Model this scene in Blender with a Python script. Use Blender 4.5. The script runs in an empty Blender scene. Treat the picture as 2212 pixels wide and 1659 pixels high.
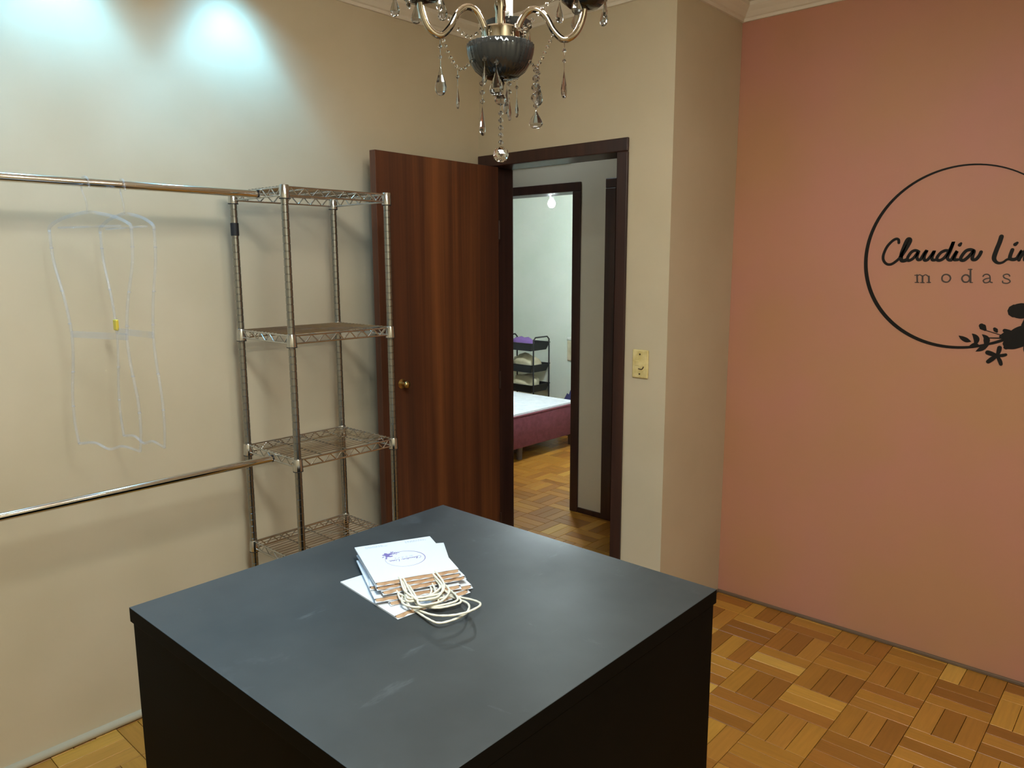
import bpy, bmesh, math, random
from mathutils import Vector, Matrix
from math import sin, cos, pi, radians, sqrt

# ------------------------------------------------------------------ camera
scene = bpy.context.scene
C = scene.collection
random.seed(7)

cam_data = bpy.data.cameras.new('camera')
cam = bpy.data.objects.new('camera', cam_data)
C.objects.link(cam)
scene.camera = cam
cam_data.sensor_fit = 'HORIZONTAL'
cam_data.sensor_width = 36.0
cam_data.lens = 1624.54 / 2212 * 36.0
cam_data.clip_start = 0.02
CR = Vector((0.74460288, 0.6675011, -0.00297063))
CU = Vector((-0.10573635, 0.12234156, 0.98683958))
CF = Vector((-0.65907994, 0.73448949, -0.16167501))
CAM = Vector((2.7123, -2.7834, 1.6489))
cam.matrix_world = Matrix(((CR.x, CU.x, -CF.x, CAM.x), (CR.y, CU.y, -CF.y, CAM.y),
                           (CR.z, CU.z, -CF.z, CAM.z), (0, 0, 0, 1)))

# ------------------------------------------------------------------ world, exposure
world = bpy.data.worlds.new('world')
scene.world = world
world.use_nodes = True
world.node_tree.nodes['Background'].inputs['Color'].default_value = (0.02, 0.02, 0.022, 1)
world.node_tree.nodes['Background'].inputs['Strength'].default_value = 0.3
scene.view_settings.view_transform = 'Standard'
scene.view_settings.look = 'None'
scene.view_settings.gamma = 1.0
scene.view_settings.use_curve_mapping = False
scene.view_settings.exposure = 0.0
scene.cycles.max_bounces = 6
scene.cycles.diffuse_bounces = 3
scene.cycles.glossy_bounces = 3
scene.cycles.transmission_bounces = 6
scene.cycles.transparent_max_bounces = 6
scene.cycles.use_light_tree = False
scene.cycles.caustics_reflective = False
scene.cycles.caustics_refractive = False

# lamp strengths (the lamps themselves are built with their fittings below)
SPOT_W, SPOT_SPILL_W, SPOT_COL = 23.0, 18.0, (0.20, 0.60, 1.0)
CHAND_W, CHAND_COL = 48.0, (1.0, 0.93, 0.83)     # each of the three bulbs
BED_W, BED_COL = 340.0, (0.82, 0.96, 1.0)
FILL_E, FILL_COL = 67.0, (0.90, 1.0, 0.97)  # added fill panel above the camera
HALL_FILL_E, HALL_FILL_COL = 20.0, (0.76, 0.90, 1.0)  # added fill in the hallway

# ------------------------------------------------------------------ helpers
def lin(r, g, b):
    f = lambda c: (c / 255 / 12.92) if c / 255 <= 0.04045 else ((c / 255 + 0.055) / 1.055) ** 2.4
    return (f(r), f(g), f(b), 1.0)

def material(name, col, rough=0.5, metal=0.0, spec=0.5, trans=0.0, ior=1.45, coat=0.0, emit=None, estr=0.0):
    m = bpy.data.materials.new(name)
    m.use_nodes = True
    b = m.node_tree.nodes['Principled BSDF']
    b.inputs['Base Color'].default_value = col
    b.inputs['Roughness'].default_value = rough
    b.inputs['Metallic'].default_value = metal
    b.inputs['Specular IOR Level'].default_value = spec
    b.inputs['Transmission Weight'].default_value = trans
    b.inputs['IOR'].default_value = ior
    b.inputs['Coat Weight'].default_value = coat
    if emit:
        b.inputs['Emission Color'].default_value = (*emit, 1)
        b.inputs['Emission Strength'].default_value = estr
    return m

def noise_colour(m, c1, c2, scale=(1, 1, 1), detail=4.0, lo=0.35, hi=0.65, coords='Object', bump=0.0, bscale=60.0,
                 bdist=0.002, rough=None, nscale=1.0):
    nt = m.node_tree
    b = nt.nodes['Principled BSDF']
    tc = nt.nodes.new('ShaderNodeTexCoord')
    mp = nt.nodes.new('ShaderNodeMapping')
    mp.inputs['Scale'].default_value = scale
    nt.links.new(tc.outputs[coords], mp.inputs['Vector'])
    n = nt.nodes.new('ShaderNodeTexNoise')
    n.inputs['Scale'].default_value = nscale
    n.inputs['Detail'].default_value = detail
    nt.links.new(mp.outputs['Vector'], n.inputs['Vector'])
    r = nt.nodes.new('ShaderNodeValToRGB')
    r.color_ramp.elements[0].position = lo
    r.color_ramp.elements[0].color = c1
    r.color_ramp.elements[1].position = hi
    r.color_ramp.elements[1].color = c2
    nt.links.new(n.outputs['Fac'], r.inputs['Fac'])
    nt.links.new(r.outputs['Color'], b.inputs['Base Color'])
    if rough:
        rr = nt.nodes.new('ShaderNodeMapRange')
        rr.inputs['To Min'].default_value = rough[0]
        rr.inputs['To Max'].default_value = rough[1]
        rr.inputs['From Min'].default_value = lo
        rr.inputs['From Max'].default_value = hi
        nt.links.new(n.outputs['Fac'], rr.inputs['Value'])
        nt.links.new(rr.outputs['Result'], b.inputs['Roughness'])
    if bump:
        n2 = nt.nodes.new('ShaderNodeTexNoise')
        n2.inputs['Scale'].default_value = bscale
        n2.inputs['Detail'].default_value = 3
        nt.links.new(tc.outputs[coords], n2.inputs['Vector'])
        bp = nt.nodes.new('ShaderNodeBump')
        bp.inputs['Strength'].default_value = bump
        bp.inputs['Distance'].default_value = bdist
        nt.links.new(n2.outputs['Fac'], bp.inputs['Height'])
        nt.links.new(bp.outputs['Normal'], b.inputs['Normal'])
    return m

M = {}
M['wall'] = noise_colour(material('wall_paint_beige', lin(196, 182, 155), 0.42, spec=0.4),
                         lin(191, 177, 150), lin(200, 186, 160), (1, 1, 1), 5, 0.3, 0.7, bump=0.12, bscale=25, bdist=0.002, nscale=2.5)
M['wall_grey'] = noise_colour(material('wall_paint_grey', lin(168, 166, 160), 0.6),
                              lin(200, 192, 174), lin(210, 202, 184), bump=0.1, bscale=30)
M['wall_bed'] = noise_colour(material('wall_paint_pale', lin(222, 228, 215), 0.6),
                             lin(216, 224, 210), lin(226, 231, 219), nscale=2.0, bump=0.1, bscale=30)
M['pink'] = noise_colour(material('wall_paint_terracotta_pink', lin(184, 122, 102), 0.5, spec=0.35),
                         lin(183, 134, 100), lin(188, 130, 112), (1, 1, 1), 6, 0.32, 0.68, bump=0.15, bscale=18, bdist=0.003, nscale=2.2)
M['ceiling'] = material('ceiling_paint', lin(205, 194, 178), 0.7)
M['cornice'] = material('plaster_cornice', lin(222, 212, 196), 0.6)
M['trim'] = material('rounded_trim_paint', lin(168, 152, 126), 0.7, spec=0.2)
M['dark_wood'] = noise_colour(material('dark_frame_wood', lin(52, 32, 28), 0.35),
                              lin(44, 27, 25), lin(66, 40, 32), (25, 25, 1.2), 5, 0.3, 0.7)
def door_wood():
    m = material('door_veneer', lin(105, 55, 30), 0.38, spec=0.4)
    nt = m.node_tree; b = nt.nodes['Principled BSDF']
    tc = nt.nodes.new('ShaderNodeTexCoord')
    def band(sc, ns, dist=0.0):
        mp = nt.nodes.new('ShaderNodeMapping'); mp.inputs['Scale'].default_value = sc
        nt.links.new(tc.outputs['Object'], mp.inputs['Vector'])
        n = nt.nodes.new('ShaderNodeTexNoise'); n.inputs['Scale'].default_value = ns; n.inputs['Detail'].default_value = 4
        n.inputs['Distortion'].default_value = dist
        nt.links.new(mp.outputs['Vector'], n.inputs['Vector']); return n
    n1 = band((8, 8, 0.25), 1.0, 0.3); n2 = band((90, 90, 1.5), 1.0)
    mx = nt.nodes.new('ShaderNodeMath'); mx.operation = 'MULTIPLY_ADD'
    mx.inputs[1].default_value = 0.25
    nt.links.new(n2.outputs['Fac'], mx.inputs[0]); nt.links.new(n1.outputs['Fac'], mx.inputs[2])
    r = nt.nodes.new('ShaderNodeValToRGB')
    e = r.color_ramp.elements
    e[0].position = 0.42; e[0].color = lin(60, 38, 30)
    e[1].position = 0.86; e[1].color = lin(128, 78, 45)
    k = e.new(0.62); k.color = lin(90, 52, 34)
    nt.links.new(mx.outputs[0], r.inputs['Fac']); nt.links.new(r.outputs['Color'], b.inputs['Base Color'])
    return m
M['door'] = door_wood()
M['black'] = noise_colour(material('black_table_paint', lin(9, 9, 8), 0.6, spec=0.07),
                          lin(7, 7, 6), lin(11, 10, 9), (1, 1, 1), 6, 0.35, 0.75, nscale=4.0)
M['table_top'] = noise_colour(material('lit_dusty_black_table_top', lin(58, 60, 61), 0.5, spec=0.5),
                          lin(47, 49, 49), lin(66, 69, 70), (1, 1, 1), 7, 0.30, 0.78, nscale=3.2, rough=(0.50, 0.38))  # black paint greyed by some dust and by lamp light put into the colour
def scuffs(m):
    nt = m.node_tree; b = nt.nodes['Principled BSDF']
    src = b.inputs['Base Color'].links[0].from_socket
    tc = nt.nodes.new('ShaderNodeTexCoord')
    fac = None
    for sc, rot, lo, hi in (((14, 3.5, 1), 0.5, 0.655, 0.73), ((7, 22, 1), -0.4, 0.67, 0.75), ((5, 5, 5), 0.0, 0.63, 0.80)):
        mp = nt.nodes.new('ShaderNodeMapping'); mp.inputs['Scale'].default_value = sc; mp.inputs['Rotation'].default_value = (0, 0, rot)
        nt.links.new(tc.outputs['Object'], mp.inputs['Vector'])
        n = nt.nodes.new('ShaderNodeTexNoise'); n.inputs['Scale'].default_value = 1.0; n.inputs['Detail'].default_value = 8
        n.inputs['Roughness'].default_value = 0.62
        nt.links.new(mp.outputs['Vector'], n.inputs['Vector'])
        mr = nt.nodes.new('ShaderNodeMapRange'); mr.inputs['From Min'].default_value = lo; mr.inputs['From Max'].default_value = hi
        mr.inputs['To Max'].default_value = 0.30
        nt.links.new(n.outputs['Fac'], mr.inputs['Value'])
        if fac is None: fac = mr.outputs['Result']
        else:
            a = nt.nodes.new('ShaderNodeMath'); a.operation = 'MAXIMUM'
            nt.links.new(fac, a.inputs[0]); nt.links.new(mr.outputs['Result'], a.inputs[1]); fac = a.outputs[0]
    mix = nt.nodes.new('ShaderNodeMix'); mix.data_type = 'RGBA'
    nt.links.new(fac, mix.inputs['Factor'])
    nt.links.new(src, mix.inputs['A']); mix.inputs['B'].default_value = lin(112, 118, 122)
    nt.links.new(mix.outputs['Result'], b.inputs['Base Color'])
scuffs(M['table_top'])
M['chrome'] = material('chrome_wire', lin(196, 196, 194), 0.18, 1.0)
M['post'] = material('chrome_post', lin(152, 152, 148), 0.26, 1.0)
M['rail'] = material('polished_rail', lin(225, 220, 212), 0.1, 1.0)
M['tape'] = material('black_tape', lin(24, 24, 27), 0.6)
M['plastic_clear'] = material('clear_plastic', (0.50, 0.53, 0.60, 1), 0.10, spec=1.0)
M['plastic_clear'].node_tree.nodes['Principled BSDF'].inputs['Alpha'].default_value = 0.17
M['yellow'] = material('yellow_plastic_clip', lin(215, 190, 70), 0.4)
M['crystal'] = material('smoked_crystal', (0.62, 0.61, 0.60, 1), 0.02, trans=1.0, ior=1.52)
M['crystal_clear'] = material('clear_crystal', (0.9, 0.9, 0.88, 1), 0.02, trans=1.0, ior=1.52)
M['smoke_glass'] = material('smoked_dark_glass', lin(46, 46, 45), 0.07, metal=0.5, spec=0.8)
M['arm_glass'] = material('mirrored_glass_arm', lin(176, 166, 152), 0.06, metal=1.0)
M['candle'] = material('candle_sleeve', lin(225, 220, 205), 0.4)
M['bulb_warm'] = material('warm_bulb', (1, 1, 1, 1), 0.3, emit=CHAND_COL, estr=60.0)
M['bulb_bed'] = material('bedroom_bulb', (1, 1, 1, 1), 0.3, emit=BED_COL, estr=60.0)
M['hall_fill_glass'] = material('hall_fill_glow', (1, 1, 1, 1), 0.4, emit=HALL_FILL_COL, estr=HALL_FILL_E)
M['fill_glow'] = material('fill_panel_glow', (1, 1, 1, 1), 0.4, emit=FILL_COL, estr=FILL_E)
M['spot_body'] = material('white_spot_body', lin(235, 235, 235), 0.4)
M['spot_face'] = material('spot_lens', (1, 1, 1, 1), 0.3, emit=SPOT_COL, estr=6.0)
for k_ in ('spot_face', 'bulb_warm', 'bulb_bed'): M[k_].cycles.emission_sampling = 'NONE'   # the lamps built with them give the light
M['paper'] = material('white_bag_paper', lin(222, 222, 226), 0.55)
M['kraft'] = noise_colour(material('kraft_paper', lin(176, 140, 108), 0.8), lin(164, 128, 98), lin(184, 150, 118), nscale=40)
M['cord'] = material('paper_cord', lin(224, 217, 200), 0.7)
M['purple_ink'] = material('purple_ink', lin(120, 105, 165), 0.6)
M['grey_ink'] = material('pale_grey_ink', lin(178, 184, 196), 0.6)
M['logo'] = material('black_vinyl', lin(26, 22, 19), 0.6, spec=0.2)
M['cream'] = noise_colour(material('yellowed_plastic', lin(220, 200, 140), 0.4), lin(206, 184, 120), lin(226, 208, 152), nscale=30)
M['hole'] = material('dark_hole', lin(60, 40, 22), 0.7)
M['brass'] = material('brass', lin(190, 160, 105), 0.3, 1.0)
M['black_metal'] = material('black_metal', lin(24, 24, 26), 0.45)
M['bed_top'] = noise_colour(material('white_quilted_fabric', lin(232, 236, 240), 0.9), lin(226, 231, 236), lin(238, 241, 244), nscale=15, bump=0.4, bscale=40, bdist=0.01)
M['bed_side'] = noise_colour(material('maroon_fabric', lin(118, 62, 76), 0.85), lin(112, 58, 72), lin(126, 68, 82), nscale=30)
M['purple_cloth'] = material('purple_cloth', lin(120, 90, 150), 0.9)
M['tan_cloth'] = noise_colour(material('tan_cloth', lin(190, 180, 150), 0.9), lin(178, 168, 138), lin(204, 196, 168), nscale=8)
M['navy_cloth'] = material('navy_cloth', lin(36, 36, 78), 0.8)
M['pale_cloth'] = material('pale_cloth', lin(228, 232, 222), 0.8)
M['subfloor'] = material('floor_joint', lin(52, 32, 14), 0.7)

class MB:
    """collects shapes, builds ONE mesh object"""
    def __init__(s): s.v = []; s.f = []
    def add(s, vs, fs):
        o = len(s.v); s.v += [tuple(x) for x in vs]; s.f += [tuple(i + o for i in f) for f in fs]; return s
    def box(s, x0, x1, y0, y1, z0, z1, bev=0.0):
        if bev <= 0:
            vs = [(x, y, z) for z in (z0, z1) for y in (y0, y1) for x in (x0, x1)]
            return s.add(vs, [(0, 2, 3, 1), (4, 5, 7, 6), (0, 1, 5, 4), (2, 6, 7, 3), (0, 4, 6, 2), (1, 3, 7, 5)])
        bm = bmesh.new(); bmesh.ops.create_cube(bm, size=1)
        for vv in bm.verts:
            vv.co = Vector(((x0 + x1) / 2 + vv.co.x * (x1 - x0), (y0 + y1) / 2 + vv.co.y * (y1 - y0), (z0 + z1) / 2 + vv.co.z * (z1 - z0)))
        bmesh.ops.bevel(bm, geom=bm.edges[:] + bm.verts[:], offset=bev, segments=2, affect='EDGES', profile=0.5)
        bm.verts.index_update()
        vs = [tuple(vv.co) for vv in bm.verts]; fs = [tuple(vv.index for vv in f.verts) for f in bm.faces]; bm.free()
        return s.add(vs, fs)
    def tube(s, pts, r, n=8, closed=False, flat=None):
        pts = [Vector(p) for p in pts]; N = len(pts)
        rr = r if isinstance(r, (list, tuple)) else [r] * N
        prev = None; rings = []
        for i, p in enumerate(pts):
            if closed: t = pts[(i + 1) % N] - pts[i - 1]
            else: t = pts[min(i + 1, N - 1)] - pts[max(i - 1, 0)]
            t = t.normalized() if t.length > 1e-9 else Vector((0, 0, 1))
            if prev is None:
                a = Vector((0, 0, 1)) if abs(t.z) < 0.9 else Vector((1, 0, 0))
                u = t.cross(a).normalized()
            else:
                u = (prev - t * prev.dot(t)); u = u.normalized() if u.length > 1e-6 else t.orthogonal().normalized()
            w = t.cross(u); prev = u
            rings.append([p + (u * cos(2 * pi * k / n) + w * sin(2 * pi * k / n)) * rr[i] for k in range(n)])
        vs = [q for ring in rings for q in ring]; fs = []
        for i in range(N if closed else N - 1):
            j = (i + 1) % N
            for k in range(n):
                fs.append((i * n + k, i * n + (k + 1) % n, j * n + (k + 1) % n, j * n + k))
        if not closed:
            fs.append(tuple(range(n - 1, -1, -1))); fs.append(tuple((N - 1) * n + k for k in range(n)))
        return s.add(vs, fs)
    def lathe(s, prof, n=24, c=(0, 0, 0), flute=0.0, nf=0):
        """prof: (r, z) from bottom to top about the vertical axis at c"""
        vs = []; fs = []
        for (r, z) in prof:
            for k in range(n):
                a = 2 * pi * k / n
                q = r * (1 + flute * cos(nf * a)) if nf else r
                vs.append((c[0] + q * cos(a), c[1] + q * sin(a), c[2] + z))
        for i in range(len(prof) - 1):
            for k in range(n):
                fs.append((i * n + k, i * n + (k + 1) % n, (i + 1) * n + (k + 1) % n, (i + 1) * n + k))
        fs.append(tuple(range(n - 1, -1, -1))); fs.append(tuple((len(prof) - 1) * n + k for k in range(n)))
        return s.add(vs, fs)
    def xform(s, mat):
        s.v = [tuple(mat @ Vector(p)) for p in s.v]; return s
    def build(s, name, mat, parent=None, smooth=False, angle=None):
        me = bpy.data.meshes.new(name)
        me.from_pydata(s.v, [], s.f)
        me.validate()
        bm = bmesh.new(); bm.from_mesh(me); bmesh.ops.recalc_face_normals(bm, faces=bm.faces); bm.to_mesh(me); bm.free()
        me.materials.append(M[mat] if isinstance(mat, str) else mat)
        if smooth:
            me.polygons.foreach_set('use_smooth', [True] * len(me.polygons))
            if angle: me.set_sharp_from_angle(angle=radians(angle))
        o = bpy.data.objects.new(name, me); C.objects.link(o)
        if parent: o.parent = parent
        return o

def tag(o, label=None, cat=None, group=None, kind=None):
    if label: o['label'] = label
    if cat: o['category'] = cat
    if group: o['group'] = group
    if kind: o['kind'] = kind
    return o

def thing(name, loc, label, cat, group=None, rz=0.0):
    o = bpy.data.objects.new(name, None); C.objects.link(o)
    o.empty_display_size = 0.05
    o.location = loc; o.rotation_euler = (0, 0, rz)
    return tag(o, label, cat, group)

def point_lamp(name, watts, col, radius, loc, parent):
    ld = bpy.data.lights.new(name, 'POINT'); ld.energy = watts; ld.color = col; ld.shadow_soft_size = radius
    lo = bpy.data.objects.new(name, ld); C.objects.link(lo); lo.parent = parent; lo.location = loc
    return lo

def struct(o, label=None):
    o['kind'] = 'structure'
    if label: o['label'] = label
    return o

def smoothpts(pts, sub=6, closed=False):
    """Catmull-Rom through points (any dimension)"""
    n = len(pts); out = []
    if n < 3: return [tuple(p) for p in pts]
    g = lambda i: pts[i % n] if closed else pts[max(0, min(n - 1, i))]
    for i in range(n if closed else n - 1):
        p0, p1, p2, p3 = g(i - 1), g(i), g(i + 1), g(i + 2)
        for k in range(sub):
            t = k / sub
            out.append(tuple(0.5 * (2 * b + (c - a) * t + (2 * a - 5 * b + 4 * c - d) * t * t + (3 * b - a - 3 * c + d) * t ** 3)
                             for a, b, c, d in zip(p0, p1, p2, p3)))
    if not closed: out.append(tuple(pts[-1]))
    return out

def stroke(mb, pts, widths, to3, th, sub=5):
    """a flat brush stroke of given thickness; pts 2D, widths same unit; to3(x, y, h) -> 3D"""
    if len(widths) == 1: widths = widths * len(pts)
    elif len(widths) != len(pts):
        widths = [widths[min(len(widths) - 1, round(i * (len(widths) - 1) / (len(pts) - 1)))] for i in range(len(pts))]
    P = smoothpts([(a[0], a[1], w) for a, w in zip(pts, widths)], sub)
    if len(P) == 2: P = [P[0], tuple((a + b) / 2 for a, b in zip(*P)), P[1]]
    L = []; R = []
    for i, p in enumerate(P):
        a = P[max(0, i - 1)]; b = P[min(len(P) - 1, i + 1)]
        dx, dy = b[0] - a[0], b[1] - a[1]; d = math.hypot(dx, dy) or 1
        nx, ny = -dy / d, dx / d; h = max(p[2], 0.3) / 2
        L.append((p[0] + nx * h, p[1] + ny * h)); R.append((p[0] - nx * h, p[1] - ny * h))
    def quadstrip(L, R):
        n = len(L)
        vs = [to3(*q, th) for q in L] + [to3(*q, th) for q in R] + [to3(*q, 0) for q in L] + [to3(*q, 0) for q in R]
        fs = []
        for i in range(n - 1):
            fs += [(i, i + 1, n + i + 1, n + i), (i, i + 1, 2 * n + i + 1, 2 * n + i), (n + i, n + i + 1, 3 * n + i + 1, 3 * n + i)]
        mb.add(vs, fs)
    quadstrip(L, R)
    for p, q in ((P[0], P[1]), (P[-1], P[-2])):
        r = max(p[2], 0.3) / 2; K = 10
        disc = [(p[0] + r * cos(2 * pi * k / K), p[1] + r * sin(2 * pi * k / K)) for k in range(K)]
        vs = [to3(*d, th * 0.98) for d in disc] + [to3(*d, 0) for d in disc]
        mb.add(vs, [tuple(range(K))] + [(k, (k + 1) % K, K + (k + 1) % K, K + k) for k in range(K)])

# ------------------------------------------------------------------ the room
P = 0.574          # pink wall plane (y)
COR = 1.0925       # corner of the projecting door wall (x)
H = 2.76           # ceiling height
XR, YF = 3.4, -3.7 # room's far sides, behind the camera
HY0, HY1 = 0.15, 1.08      # hallway between these planes
HT = 0.15                  # wall thickness
BY = 3.28                  # bedroom far wall
BX0, BX1 = -3.6, 0.35
CH = 2.695                 # cornice bottom

def wall_x(name, mat, y0, y1, x0, x1, holes, label):
    """wall running along x with rectangular door holes (x0, x1, ztop)"""
    mb = MB(); cur = x0
    for (a, b, zt) in sorted(holes):
        if a > cur: mb.box(cur, a, y0, y1, 0, H)
        mb.box(a, b, y0, y1, zt, H); cur = b
    mb.box(cur, x1, y0, y1, 0, H)
    return struct(mb.build(name, mat), label)

struct(MB().box(-0.12, 0, YF, 0.15, 0, H).build('wall_left', 'wall'), 'beige painted wall behind the clothes rails')
wall_x('wall_back', 'wall', 0, HY0, 0, COR, [(0.06, 0.85, 2.125)], 'beige wall with the open doorway')
struct(MB().box(0.95, COR, HY0, P + 0.12, 0, H).build('wall_return', 'wall'), 'narrow beige return wall beside the pink wall')
struct(MB().box(COR, XR + 0.12, P, P + 0.12, 0, H).build('wall_recess', 'pink'), 'terracotta pink wall carrying the black logo')
struct(MB().box(XR, XR + 0.12, YF, P, 0, H).build('wall_right', 'wall'))
struct(MB().box(-0.12, XR + 0.12, YF - 0.12, YF, 0, H).build('wall_front', 'wall'))
wall_x('wall_hall', 'wall_grey', HY1, HY1 + HT, BX0, 1.07, [(-0.99, -0.21, 2.095), (0.075, 0.80, 2.1)], 'grey hallway wall seen through the doorway')
struct(MB().box(0.95, 1.07, P + 0.12, HY1, 0, H).build('wall_hall_right', 'wall_grey'))
struct(MB().box(-1.72, -1.6, HY0, HY1, 0, H).build('wall_hall_left', 'wall_grey'))
struct(MB().box(-1.6, -0.12, HY0 - 0.12, HY0, 0, H).build('wall_hall_front', 'wall_grey'))
struct(MB().box(BX0, BX1, BY, BY + 0.12, 0, H).build('wall_bedroom_back', 'wall_bed'), 'pale green-white bedroom wall behind the trolley')
struct(MB().box(BX0 - 0.12, BX0, HY1, BY + 0.12, 0, H).build('wall_bedroom_left', 'wall_bed'))
struct(MB().box(BX1, BX1 + 0.12, HY1 + HT, BY + 0.12, 0, H).build('wall_bedroom_right', 'wall_bed'))
struct(MB().box(BX0 - 0.12, XR + 0.12, YF - 0.12, BY + 0.12, H, H + 0.1).build('ceiling', 'ceiling'))

# plaster cornice, mitred along the visible walls: stepped profile (out from wall, up)
def cornice(path, name, label):
    prof = [(0, CH), (0.012, CH), (0.014, CH + 0.012), (0.022, CH + 0.016), (0.036, CH + 0.032), (0.05, CH + 0.044), (0.056, CH + 0.05), (0.058, H), (0, H)]
    n = len(path); vs = []; fs = []
    for i, p in enumerate(path):
        p = Vector(p)
        d1 = (Vector(path[i]) - Vector(path[i - 1])).normalized() if i > 0 else None
        d2 = (Vector(path[i + 1]) - Vector(path[i])).normalized() if i < n - 1 else None
        d1 = d1 or d2; d2 = d2 or d1
        n1 = Vector((d1.y, -d1.x)); n2 = Vector((d2.y, -d2.x))
        b = (n1 + n2); b = b / max(0.2, b.dot(n1)) if b.length > 1e-6 else n1
        for (o, z) in prof: vs.append((p.x + b.x * o, p.y + b.y * o, z))
    k = len(prof)
    for i in range(n - 1):
        for j in range(k - 1):
            fs.append((i * k + j, i * k + j + 1, (i + 1) * k + j + 1, (i + 1) * k + j))
    return struct(MB().add(vs, fs).build(name, 'cornice'), label)
cornice([(0, YF), (0, 0), (COR, 0), (COR, P), (XR, P), (XR, YF)], 'trim_1', 'stepped plaster cornice under the ceiling')

# skirting: thin rounded bead on the left, low strip under the pink wall, dark strip in the hall
bl = MB()
prof = [(0, 0), (0.014, 0.0), (0.020, 0.005), (0.021, 0.012), (0.018, 0.020), (0.010, 0.025), (0, 0.026)]
vs = [(x, y, z) for y in (YF, -0.02) for (x, z) in prof]
fs = [(j, j + 1, len(prof) + j + 1, len(prof) + j) for j in range(len(prof) - 1)] + [tuple(range(len(prof)))]
struct(bl.add(vs, fs).build('baseboard_left', 'trim', smooth=True), 'slim rounded skirting bead at the foot of the beige wall')
M['skirt'] = material('grey_brown_skirt', lin(110, 90, 72), 0.5)
struct(MB().box(COR, XR, P - 0.012, P, 0, 0.014, 0.003).build('baseboard_back', 'skirt'), 'thin grey-brown strip at the foot of the pink wall')
struct(MB().box(COR, COR + 0.01, 0, P - 0.012, 0, 0.014, 0.002).build('baseboard_return', 'skirt'))
struct(MB().box(-0.165, 0.02, HY1 - 0.012, HY1, 0, 0.035, 0.003).build('baseboard_hall', 'dark_wood'))

# pale strip above the bedroom door, on the hallway wall
struct(MB().box(-1.1, -0.25, HY1 - 0.022, HY1, 2.262, 2.292, 0.006).build('trim_2', 'cornice'), 'pale strip on the hallway wall above the bedroom door')

# ---- parquet: squares of three slats, alternating direction
floor = struct(MB().box(BX0 - 0.1, XR + 0.1, YF - 0.1, BY + 0.1, -0.06, -0.010).build('floor', 'subfloor'), 'basket-weave parquet floor of honey-brown wooden slats')
def parquet_material():
    m = material('parquet_wood', lin(150, 98, 40), 0.29, spec=0.5)
    nt = m.node_tree; b = nt.nodes['Principled BSDF']
    at = nt.nodes.new('ShaderNodeAttribute'); at.attribute_name = 'tone'
    uv = nt.nodes.new('ShaderNodeUVMap')
    mp = nt.nodes.new('ShaderNodeMapping'); mp.inputs['Scale'].default_value = (6, 90, 1)
    nt.links.new(uv.outputs['UV'], mp.inputs['Vector'])
    n = nt.nodes.new('ShaderNodeTexNoise'); n.inputs['Scale'].default_value = 1.0; n.inputs['Detail'].default_value = 5
    nt.links.new(mp.outputs['Vector'], n.inputs['Vector'])
    mr = nt.nodes.new('ShaderNodeMapRange'); mr.inputs['To Min'].default_value = 0.72; mr.inputs['To Max'].default_value = 1.22
    nt.links.new(n.outputs['Fac'], mr.inputs['Value'])
    mx = nt.nodes.new('ShaderNodeVectorMath'); mx.operation = 'SCALE'
    nt.links.new(at.outputs['Color'], mx.inputs[0]); nt.links.new(mr.outputs['Result'], mx.inputs['Scale'])
    nt.links.new(mx.outputs['Vector'], b.inputs['Base Color'])
    return m
M['parquet'] = parquet_material()
PT = 0.2105; SW = PT / 3
def slat_geo(alongx, hx, hy):
    g = 0.0009; bv = 0.0012
    x, y = hx - g, hy - g
    vs = [(-x, -y, -0.010), (x, -y, -0.010), (x, y, -0.010), (-x, y, -0.010),
          (-x, -y, -bv), (x, -y, -bv), (x, y, -bv), (-x, y, -bv),
          (-x + bv, -y + bv, 0), (x - bv, -y + bv, 0), (x - bv, y - bv, 0), (-x + bv, y - bv, 0)]
    fs = [(0, 1, 5, 4), (1, 2, 6, 5), (2, 3, 7, 6), (3, 0, 4, 7), (4, 5, 9, 8), (5, 6, 10, 9), (6, 7, 11, 10), (7, 4, 8, 11), (8, 9, 10, 11)]
    return vs, fs
TONES = [lin(*c) for c in ((150, 98, 36), (164, 111, 42), (174, 120, 46), (184, 131, 52), (194, 141, 58), (158, 102, 40), (168, 113, 45), (206, 157, 72), (178, 123, 50), (146, 94, 36))]
TONE_W = [3, 4, 4, 3, 2, 3, 4, 1, 3, 2]
def fill_attrs(me, alongx_list, tone_list, nv, offs):
    ca = me.color_attributes.new('tone', 'FLOAT_COLOR', 'POINT')
    cols = []
    for t in tone_list: cols += list(t) * nv
    ca.data.foreach_set('color', cols)
    uvl = me.uv_layers.new(name='UVMap')
    for poly in me.polygons:
        for li in poly.loop_indices:
            vi = me.loops[li].vertex_index; s = vi // nv
            co = me.vertices[vi].co
            a, b_ = (co.x, co.y) if alongx_list[s] else (co.y, co.x)
            uvl.data[li].uv = (a + offs[s] * 7.3, b_ + offs[s] * 3.1)
TX0, TX1, TY0, TY1, TZ = 0.979, 1.941, -2.167, -1.189, 0.869
def hidden_by_table(p):
    d = p - CAM; lo, hi = 0.0, 0.999
    for a, (b0, b1) in enumerate(((TX0, TX1), (TY0, TY1), (0, TZ))):
        if abs(d[a]) < 1e-9: continue
        t0, t1 = (b0 - CAM[a]) / d[a], (b1 - CAM[a]) / d[a]
        lo, hi = max(lo, min(t0, t1)), min(hi, max(t0, t1))
    return lo < hi
def in_frame(p):
    d = p - CAM; z = d.dot(CF)
    if z < 0.1: return False
    u = 1106 + 1624.5 * d.dot(CR) / z; w = 829.5 - 1624.5 * d.dot(CU) / z
    return -40 < u < 2250 and -40 < w < 1700
near, rest = [], []
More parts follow.
